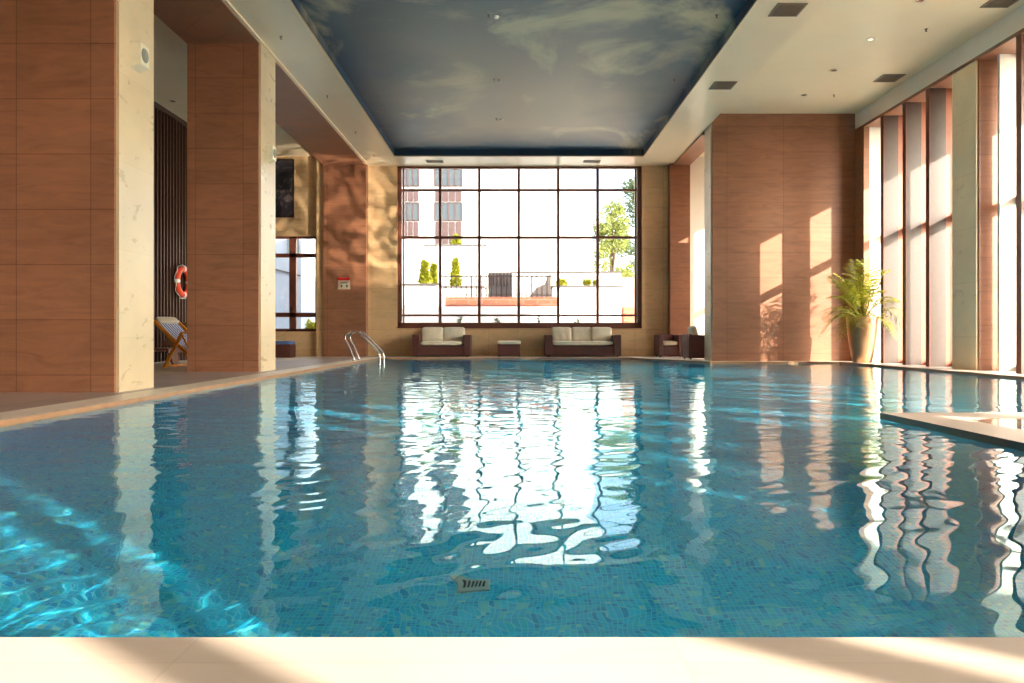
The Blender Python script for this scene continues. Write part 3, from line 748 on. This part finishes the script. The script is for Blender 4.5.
# ceiling fittings
def vent(loc, w, d, label, grp):
    t = thing('ceiling_vent', label, 'vent', loc, 0, grp)
    mb = MB(); f = .03
    for (a, b, c, e) in ((-w, w, -d, -d + f), (-w, w, d - f, d), (-w, -w + f, -d, d), (w - f, w, -d, d)): mb.box(a, b, c, e, -.012, 0)
    mb.build('frame', M['vent'], t)
    mb = MB(); y = -d + f
    while y < d - f: mb.box(-w + f, w - f, y, y + .012, -.009, -.001); y += .026
    mb.build('grille', M['vent'], t)
    MB().box(-w + .01, w - .01, -d + .01, d - .01, -.0012, 0).build('backing', M['dark'], t)
    return t
G = 'ceiling air vents'
v0 = vent((3.9, 10.55, ZS), .21, .21, 'square ceiling vent right of the painted sky, nearest the viewer', G)
dup(v0, (3.88, 13.75, ZS), 'square ceiling vent right of the painted sky, farther back')
dup(v0, (7.15, 14.1, ZC), 'square ceiling vent near the right windows above the fins')
dup(v0, (7.17, 10.85, ZC), 'square ceiling vent at the top edge near the right windows')
v1 = vent((ax(434.5, 19.7), 19.78, ZS), .23, .12, 'narrow ceiling vent over the left of the big window', G)
dup(v1, (ax(592, 19.7), 19.78, ZS), 'narrow ceiling vent over the right of the big window')
def downlight(loc, label, grp):
    t = thing('downlight', label, 'ceiling light', loc, 0, grp)
    MB().lathe([(.085, 0), (.085, -.006), (.07, -.012), (.06, -.008), (.05, -.002)], (0, 0, 0), 24).build('ring', M['creamplastic'], t, smooth=True)
    MB().lathe([(.052, -.003), (.03, -.0015), (0, -.001)], (0, 0, 0), 20).build('lamp', M['metal'], t, smooth=True)
    return t
G = 'recessed downlights'
d0 = downlight((5.92, 12.25, ZC), 'recessed downlight of the right ceiling, in the middle of its row', G)
dup(d0, (5.92, 13.7, ZC), 'recessed downlight of the right ceiling, second from the russet wall'); dup(d0, (5.92, 15.1, ZC), 'recessed downlight of the right ceiling, nearest the russet wall'); dup(d0, (5.95, 10.85, ZC), 'recessed downlight of the right ceiling, at the top photo edge')
dup(d0, (-7.15, 15.5, ZC), 'recessed downlight of the left aisle, nearer the first pillar'); dup(d0, (-7.15, 16.3, ZC), 'recessed downlight of the left aisle, nearer the second pillar')
def sprinkler(loc, label, grp):
    t = thing('sprinkler', label, 'sprinkler', loc, 0, grp)
    MB().lathe([(.026, 0), (.026, -.004), (.009, -.008), (.008, -.032), (.013, -.035), (.0, -.036)], (0, 0, 0), 16).build('body', M['vent'], t, smooth=True)
    MB().lathe([(0, -.042), (.02, -.041), (.02, -.039), (0, -.038)], (0, 0, 0), 16).build('deflector', M['vent'], t, smooth=True)
    return t
G = 'ceiling sprinklers'
q0 = sprinkler((-3.62, 11.5, ZS), 'sprinkler on the left ceiling border above the second pillar', G)
ZM = ZS + .16
for loc, lb in (((-3.62, 14.35, ZS), 'sprinkler on the left ceiling border, second in the row'), ((-3.62, 16.9, ZS), 'sprinkler on the left ceiling border, third in the row'), ((-3.62, 19.1, ZS), 'sprinkler on the left ceiling border, at the far corner'),
                ((6.6, 11.85, ZC), 'sprinkler on the right ceiling, nearer the viewer'), ((6.53, 15.1, ZC), 'sprinkler on the right ceiling, nearer the russet wall'),
                ((-.38, 11.1, ZM), 'sprinkler mid painted sky, nearest the viewer'), ((-.37, 13.9, ZM), 'sprinkler mid painted sky, second in the row'), ((-.39, 16.4, ZM), 'sprinkler mid painted sky, farthest in the row'),
                ((3.04, 11.1, ZM), 'sprinkler at the right edge of the painted sky, nearer the viewer'), ((3.01, 13.9, ZM), 'sprinkler at the right edge of the painted sky, farther back')):
    dup(q0, loc, lb)
dt = thing('smoke_detector', 'small pale detector beside the nearest middle sprinkler on the painted sky', 'detector', (-.27, 11.15, ZM), 0, 'detectors on the painted sky')
MB().lathe([(.045, 0), (.045, -.012), (.03, -.03), (0, -.034)], (0, 0, 0), 20).build('body', M['creamplastic'], dt, smooth=True)
dup(dt, (-.26, 13.95, ZM), 'small pale detector beside the second middle sprinkler on the painted sky'); dup(dt, (-.28, 16.45, ZM), 'small pale detector beside the farthest middle sprinkler on the painted sky')

# ------------------------------------------------------------------ outdoors
GZ = .62
mb = MB(); mb.box(-60, 60, YF + .55, 140, GZ - .3, GZ); mb.box(8.55, 70, -60, YF + .55, -.5, -.12)
struct(mb.build('ground', M['paving']), 'pale paving outside the windows', 'ground')
BYD = 42
bl = thing('apartment_building', 'tall white building with brown window strips behind the terrace', 'building', (ax(500, BYD), BYD, GZ))
ox, oz = ax(500, BYD), GZ
MB().box(ax(150, BYD) - ox, ax(592, BYD) - ox, 0, 8, 0, 20).build('walls', M['stone_out'], bl)
def strip(px0, px1, levels, cols):
    x0, x1 = ax(px0, BYD) - ox, ax(px1, BYD) - ox
    for (t0, b0, glass) in levels:
        z0, z1 = az(b0, BYD) - oz, az(t0, BYD) - oz
        if glass:
            fr = MB(); e = .05
            fr.box(x0, x1, -.09, 0, z0, z0 + e); fr.box(x0, x1, -.09, 0, z1 - e, z1)
            for c in range(cols + 1):
                xx = x0 + (x1 - x0) * c / cols; fr.box(xx - .04, xx + .04, -.09, 0, z0, z1)
            fo = fr.build('window', M['spandrel'], bl)
            MB().box(x0, x1, -.05, 0, z0, z1).build('pane', M['farglass'], fo)
        else:
            sp = MB(); 
            for c in range(cols):
                xa = x0 + (x1 - x0) * c / cols; xb = x0 + (x1 - x0) * (c + 1) / cols; sp.box(xa + .03, xb - .03, -.07, 0, z0, z1)
            sp.build('spandrel', M['spandrel'], bl)
lv = [(100, 120, True), (122, 134, False), (135, 152, True), (154, 166, False), (167, 186.5, True), (190, 201.5, False), (202.5, 221, True), (222, 236, False)]
strip(402, 419, lv, 3); strip(435, 462, lv + [(237, 244, False)], 4); strip(300, 318, lv, 3); strip(340, 356, lv, 3)
# terrace walls
def wall(name, label, px0, px1, ptop, Y, depth, mat, cap=True, cat='wall', pbot=None):
    x0, x1, z1 = ax(px0, Y), ax(px1, Y), az(ptop, Y)
    z0 = GZ if pbot is None else az(pbot, Y)
    t = thing(name, label, cat, ((x0 + x1) / 2, Y, z0)); hw = (x1 - x0) / 2
    MB().box(-hw, hw, 0, depth, 0, z1 - z0 - (.06 if cap else 0)).build('body', mat, t)
    if cap: MB().box(-hw - .03, hw + .03, -.05, depth + .03, z1 - z0 - .06, z1 - z0).build('coping', M['grey_out'], t)
    return t
wall('terrace_wall', 'white terrace wall carrying two junipers outside the window', 300, 438.5, 283.5, 27, 3.5, M['stone_out'])
wall('terrace_wall', 'high white parapet behind the railing with a clipped shrub on top', 424, 486, 244.5, 34, 3, M['stone_out'])
wall('terrace_wall', 'white wall base under the brick planter', 442.5, 556, 306.5, 26.9, .9, M['stone_out'], False)
wall('brick_planter', 'long low orange brick planter below the railing', 445, 557, 297, 26.9, .9, M['brickO'], False, 'planter', 306.5)
wall('terrace_wall', 'white terrace wall with small shrubs right of the railing', 552.5, 621, 285.5, 28.5, 2.2, M['stone_out'])
wall('terrace_wall', 'taller white wall behind the small shrubs', 512, 621, 271.5, 30.9, .4, M['stone_out'])
wall('brick_wall', 'pale brick wall beside the tree at the right of the window', 621.5, 800, 277, 33, .5, M['brickP'], False)
wall('brick_planter', 'orange brick base course at the right of the window', 624, 800, 307, 30.5, .6, M['brickO'], False, 'planter')
# louvred unit
x0, x1, z0, z1 = ax(488, 32), ax(521, 32), az(286, 32), az(272, 32)
lu = thing('louvre_unit', 'grey louvred ventilation unit behind the railing', 'ventilation unit', ((x0 + x1) / 2, 32, GZ)); hw = (x1 - x0) / 2
MB().box(-hw, hw, 0, 1, 0, z1 - GZ).build('housing', M['grey_out'], lu)
mb = MB()
for i in range(9): mb.box(-hw + .05 + i * 2 * hw / 9.4, -hw + .05 + i * 2 * hw / 9.4 + .07, -.04, 0, z0 - GZ, z1 - GZ - .06)
mb.build('louvres', M['rail'], lu)
# railing
RY = 27.3; zt, zb = az(275.5, RY), az(297, RY); x0, x1 = ax(441, RY), ax(552, RY)
rg_ = thing('terrace_railing', 'thin metal railing above the orange brick planter', 'railing', (x0, RY, zb))
MB().box(0, x1 - x0, -.025, .025, zt - zb - .05, zt - zb).build('top_rail', M['rail'], rg_)
MB().box(0, x1 - x0, -.02, .02, .06, .09).build('bottom_rail', M['rail'], rg_)
n_ = 22
for i in range(n_ + 1):
    xx = (x1 - x0) * i / n_; w_ = .028 if i % 6 == 0 else .018
    MB().box(xx - w_, xx + w_, -w_, w_, 0, zt - zb - .04).build('post' if i % 6 == 0 else 'baluster', M['rail'], rg_)
# stair flank
st = thing('stair_flank', 'grey sloping stair parapet at the right end of the railing', 'stair', (ax(543, 28), 28, GZ))
a_ = lambda px, py: (ax(px, 28) - ax(543, 28), az(py, 28) - GZ)
pts = [a_(529, 297), a_(551, 297), a_(551, 275), a_(548, 275), a_(545, 284), a_(536, 288)]
mb = MB(); mb.poly([(p[0], 0, p[1]) for p in pts]); mb.poly([(p[0], .3, p[1]) for p in pts][::-1])
for i in range(len(pts)):
    p, q = pts[i], pts[(i + 1) % len(pts)]; mb.poly([(p[0], 0, p[1]), (p[0], .3, p[1]), (q[0], .3, q[1]), (q[0], 0, q[1])])
mb.build('parapet', M['grey_out'], st)
mb = MB()
for i in range(5): mb.box(a_(529, 297)[0] + i * .16, a_(551, 297)[0], .3, 1.3, -0.0, a_(529, 297)[1] + i * .15)
mb.build('steps', M['grey_out'], st)

def leafcloud(centers, n, size, seed, flat_=.6):
    """many small folded leaves scattered in ellipsoids (c, (rx,ry,rz))"""
    r = random.Random(seed); mb = MB()
    for _ in range(n):
        c, R_ = r.choice(centers)
        while True:
            q = Vector((r.uniform(-1, 1), r.uniform(-1, 1), r.uniform(-1, 1)))
            if .25 < q.length < 1: break
        p = Vector(c) + Vector((q.x * R_[0], q.y * R_[1], q.z * R_[2]))
        d = Vector((r.uniform(-1, 1), r.uniform(-1, 1), r.uniform(-.6, .8))).normalized()
        e = d.cross(Vector((r.uniform(-1, 1), r.uniform(-1, 1), 1))).normalized()
        s = size * r.uniform(.6, 1.3)
        b = len(mb.v); nn = d.cross(e) * s * .12
        mb.v += [tuple(p), tuple(p + d * s * .5 + e * s * .28 + nn), tuple(p + d * s), tuple(p + d * s * .5 - e * s * .28 + nn)]
        mb.f += [(b, b + 1, b + 2), (b, b + 2, b + 3)]; mb.m += [0, 0]
    return mb
def juniper(px, pbase, ptop, pw, Y, label, seed):
    h_ = az(ptop, Y) - az(pbase, Y); w_ = pw * Y / F / 2
    t = thing('juniper', label, 'shrub', (ax(px, Y), Y, az(pbase, Y)), 0, 'junipers on the terrace')
    cs = []
    for i in range(12):
        u = i / 11; rad = w_ * (1.0 - .9 * u ** 1.3) * (.85 + .15 * math.sin(i * 2.1)); cs.append(((0, 0, h_ * (.10 + .84 * u)), (rad, rad, h_ * .09)))
    lf = leafcloud(cs, 1600, .16, seed); lf.v = [(a, b, max(c, .01)) for a, b, c in lf.v]; lf.build('foliage', M['juniper'], t)
    MB().tube([(0, 0, 0), (0, 0, h_ * .9)], [.04, .01], 8).build('stem', M['bark'], t)
juniper(424.5, 282.5, 259.5, 11, 28, 'broad green juniper, leftmost on the terrace wall', 1)
juniper(433.5, 282.7, 261, 7, 29.4, 'slim green juniper beside the broad one on the terrace wall', 2)
for o_j in bpy.data.objects:
    if o_j.get('group') == 'junipers on the terrace': o_j.location.z = az(283.5, 27) + .01
juniper(455.5, 284.6, 257, 11, 30, 'pointed green juniper behind the railing', 3)
juniper(456, 243.8, 233, 11, 35, 'clipped green juniper on the high parapet', 4)
MBX = az(286, 30)
pl = wall('terrace_wall', 'white planter wall under the pointed juniper behind the railing', 441, 484, 286, 29.2, 1.6, M['stone_out'])
for o_j in bpy.data.objects:
    if o_j.get('label') == 'pointed green juniper behind the railing': o_j.location.z = az(286, 29.2) + .01
    if o_j.get('label') == 'clipped green juniper on the high parapet': o_j.location.z = az(244.5, 34) + .01
def shrub(px, pbase, w_, h_, Y, label, seed):
    t = thing('small_shrub', label, 'shrub', (ax(px, Y), Y, az(pbase, Y)), 0, 'small shrubs on the terrace wall')
    w2_, h2_ = w_ * Y / F / 2, h_ * Y / F
    leafcloud([((0, 0, h2_ * .5), (w2_, w2_, h2_ * .5)), ((w2_ * .3, 0, h2_ * .45), (w2_ * .7, w2_ * .7, h2_ * .45))], 420, .12, seed).build('foliage', M['juniper'], t)
    for k in range(3): MB().tube([(0, 0, 0), (.07 * (k - 1), .03, h2_ * .6)], .012, 6).build('stem', M['bark'], t)
shrub(561, 285.3, 10, 6, 29.6, 'rounded small shrub, nearest the stair on the terrace wall', 21); shrub(586.5, 285.3, 8, 6, 29.6, 'rounded small shrub in the middle of the terrace wall', 22); shrub(595.5, 285.3, 4, 5, 29.6, 'tiny shrub at the end of the terrace wall', 23)
# saplings in the bed just outside the window
mb = MB(); mb.box(bx0 - .5, bx1 + .5, YF + .6, YF + 1.6, GZ, .76)
tag(mb.build('planting_bed', M['soilwhite'], bevel=.01), 'pale gravel planting bed just outside the big window', 'planting bed')
for i, (px, tp) in enumerate(((460, 317.5), (497, 318), (538.5, 316.5), (577.5, 319))):
    Y = 21.3; h_ = az(tp, Y) - .76
    t_ = thing('sapling', ['small bare sapling outside the window, leftmost of the four', 'small bare sapling outside the window, second of the four', 'small bare sapling outside the window, behind the large sofa', 'small bare sapling outside the window, rightmost of the four'][i], 'plant', (ax(px, Y), Y, .76), 0, 'saplings outside the big window')
    r = random.Random(60 + i)
    MB().tube([(0, 0, 0), (.01, 0, h_ * .5), (.0, 0, h_)], [.018, .014, .006], 6).build('stem', M['bark'], t_)
    for k in range(4):
        z = h_ * (.35 + .16 * k); a2 = r.uniform(0, 6.28)
        MB().tube([(0, 0, z), (.06 * math.cos(a2), .06 * math.sin(a2), z + .08)], .004, 5).build('twig', M['bark'], t_)
    leafcloud([((0, 0, h_ * .75), (.08, .08, h_ * .3))], 40, .08, 80 + i).build('foliage', M['pineleaf'], t_)
# trees
def tree(loc, h_, crown, label, leaf, n, size, seed):
    t = thing('tree', label, 'tree', loc, 0, 'trees behind the brick wall')
    r = random.Random(seed); cs = []
    MB().tube([(0, 0, 0), (.1, 0, h_ * .3), (-.1, .1, h_ * .6), (.05, 0, h_ * .92)], [.22, .18, .11, .03], 10).build('trunk', M['bark'], t, smooth=True)
    for k in range(crown[3]):
        a2 = r.uniform(0, 6.28); u = r.uniform(0, 1); rad = r.uniform(.25, 1) * (1 - .55 * u)
        c = (crown[0] * rad * math.cos(a2), crown[0] * rad * math.sin(a2), h_ * (crown[1] + (crown[2] - crown[1]) * u))
        s_ = crown[0] * r.uniform(.28, .45); cs.append((c, (s_, s_, s_ * .75)))
        if k < 10: MB().tube([(0, 0, c[2] * .62), (c[0] * .5, c[1] * .5, c[2] * .86), c], [.08, .05, .02], 6).build('branch', M['bark'], t, smooth=True)
    leafcloud(cs, n, size, seed).build('foliage', leaf, t)
tree((ax(612, 55), 55, GZ), 9.6, (2.2, .2, .98, 28), 'pale green loose tree between the white building and the window edge', M['treeleaf'], 5600, .28, 31)
tree((ax(645, 64), 64, GZ), 13.0, (3.0, .15, 1.0, 30), 'darker green tree at the right edge of the big window', M['pineleaf'], 5600, .34, 32)
# white side wing seen through the aisle window
sw = thing('side_building', 'white side building outside the left aisle window', 'building', (ax(262, 24), 24, GZ))
MB().box(ax(180, 24) - ax(262, 24), ax(301, 24) - ax(262, 24), 0, 5, 0, 7).build('walls', flat('shaded_white_render', srgb(150, 156, 166), .8, 0, 2, .03), sw)  # white render with its shade put into the blue-grey colour
mb = MB(); mb.box(ax(288, 24) - ax(262, 24), ax(299, 24) - ax(262, 24), -.05, 0, 2.6, 4.2); mb.build('window', M['farglass'], sw)
mb = MB(); mb.bar((ax(270, 24) - ax(262, 24), -.03, az(268, 24) - GZ), (ax(301, 24) - ax(262, 24), -.03, az(276, 24) - GZ), .05, .05); mb.build('ledge', M['grey_out'], sw)
shrub(310.5, 325, 9, 12, 23, 'green shrub outside the left aisle window', 44)
shrub_ = [o for o in bpy.data.objects if o.get('label') == 'green shrub outside the left aisle window'][0]; shrub_.location.z = GZ; del shrub_['group']
# ------------------------------------------------------------------ light
def sunlamp():
    L = bpy.data.lights.new('sun', 'SUN'); L.energy = SUN; L.angle = math.radians(.42); L.color = (1.0, .88, .76); L.cycles.is_caustics_light = True
    o = bpy.data.objects.new('sun', L); COL.objects.link(o)
    d = Vector((-1, .777, -.52)); o.rotation_euler = d.to_track_quat('-Z', 'Y').to_euler(); o.location = (20, -12, 14)
SUN = 13.0
sunlamp()
water.cycles.is_caustics_caster = True
basin.cycles.is_caustics_receiver = True
# added spot with a noise pattern, standing in for sun reflected off the ripples
gl_ = bpy.data.lights.new('added_glint_spot', 'SPOT'); gl_.energy = 4600; gl_.color = (1.0, .84, .66); gl_.spot_size = math.radians(30); gl_.spot_blend = .8; gl_.shadow_soft_size = .05
go_ = bpy.data.objects.new('added_glint_spot', gl_); COL.objects.link(go_); go_.location = (1.6, 15.2, .05)
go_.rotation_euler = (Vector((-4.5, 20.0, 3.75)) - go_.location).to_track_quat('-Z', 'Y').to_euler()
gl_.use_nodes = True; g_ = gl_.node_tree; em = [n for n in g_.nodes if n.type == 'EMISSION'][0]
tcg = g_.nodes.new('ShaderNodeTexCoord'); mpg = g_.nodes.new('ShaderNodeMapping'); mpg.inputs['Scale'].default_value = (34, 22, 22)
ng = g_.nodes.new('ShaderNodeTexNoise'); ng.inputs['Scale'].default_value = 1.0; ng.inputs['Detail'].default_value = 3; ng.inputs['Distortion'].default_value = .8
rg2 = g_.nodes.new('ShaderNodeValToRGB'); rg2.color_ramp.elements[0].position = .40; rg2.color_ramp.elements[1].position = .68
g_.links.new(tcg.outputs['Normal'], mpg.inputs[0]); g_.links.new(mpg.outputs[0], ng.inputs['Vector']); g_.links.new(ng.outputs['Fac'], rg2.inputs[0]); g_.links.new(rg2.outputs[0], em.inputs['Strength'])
W = bpy.data.worlds.new('sky'); SC.world = W; W.use_nodes = True
nt_ = W.node_tree; nt_.nodes.clear()
o_ = nt_.nodes.new('ShaderNodeOutputWorld'); bg = nt_.nodes.new('ShaderNodeBackground'); sk = nt_.nodes.new('ShaderNodeTexSky')
sk.sky_type = 'NISHITA'; sk.sun_disc = False; sk.sun_elevation = math.radians(23.5)
sk.sun_rotation = math.radians(128); sk.air_density = 1.0; sk.dust_density = 2.5; sk.ozone_density = 1.0
hs_ = nt_.nodes.new('ShaderNodeHueSaturation'); hs_.inputs['Saturation'].default_value = .6
bg.inputs[1].default_value = .86
nt_.links.new(sk.outputs[0], hs_.inputs['Color']); nt_.links.new(hs_.outputs[0], bg.inputs[0]); nt_.links.new(bg.outputs[0], o_.inputs[0])

# ------------------------------------------------------------------ camera
cam = bpy.data.cameras.new('camera'); co_ = bpy.data.objects.new('camera', cam); COL.objects.link(co_)
co_.location = (0, 0, H); co_.rotation_euler = (PI / 2, 0, 0)
cam.sensor_width = 36; cam.lens = 36 * F / 1024
cam.shift_x = -(VX - 512) / 1024; cam.shift_y = (VY - 341.5) / 1024
cam.clip_start = .05; cam.clip_end = 500
SC.camera = co_
SC.view_settings.view_transform = 'Standard'; SC.view_settings.look = 'None'
SC.view_settings.gamma = 1; SC.view_settings.use_curve_mapping = False
SC.view_settings.exposure = 0.88
cy_ = SC.cycles
cy_.use_denoising = True; cy_.max_bounces = 14; cy_.diffuse_bounces = 6; cy_.glossy_bounces = 6; cy_.transmission_bounces = 8; cy_.transparent_max_bounces = 16
cy_.caustics_reflective = True; cy_.caustics_refractive = True; cy_.blur_glossy = 1.0; cy_.sample_clamp_indirect = 12
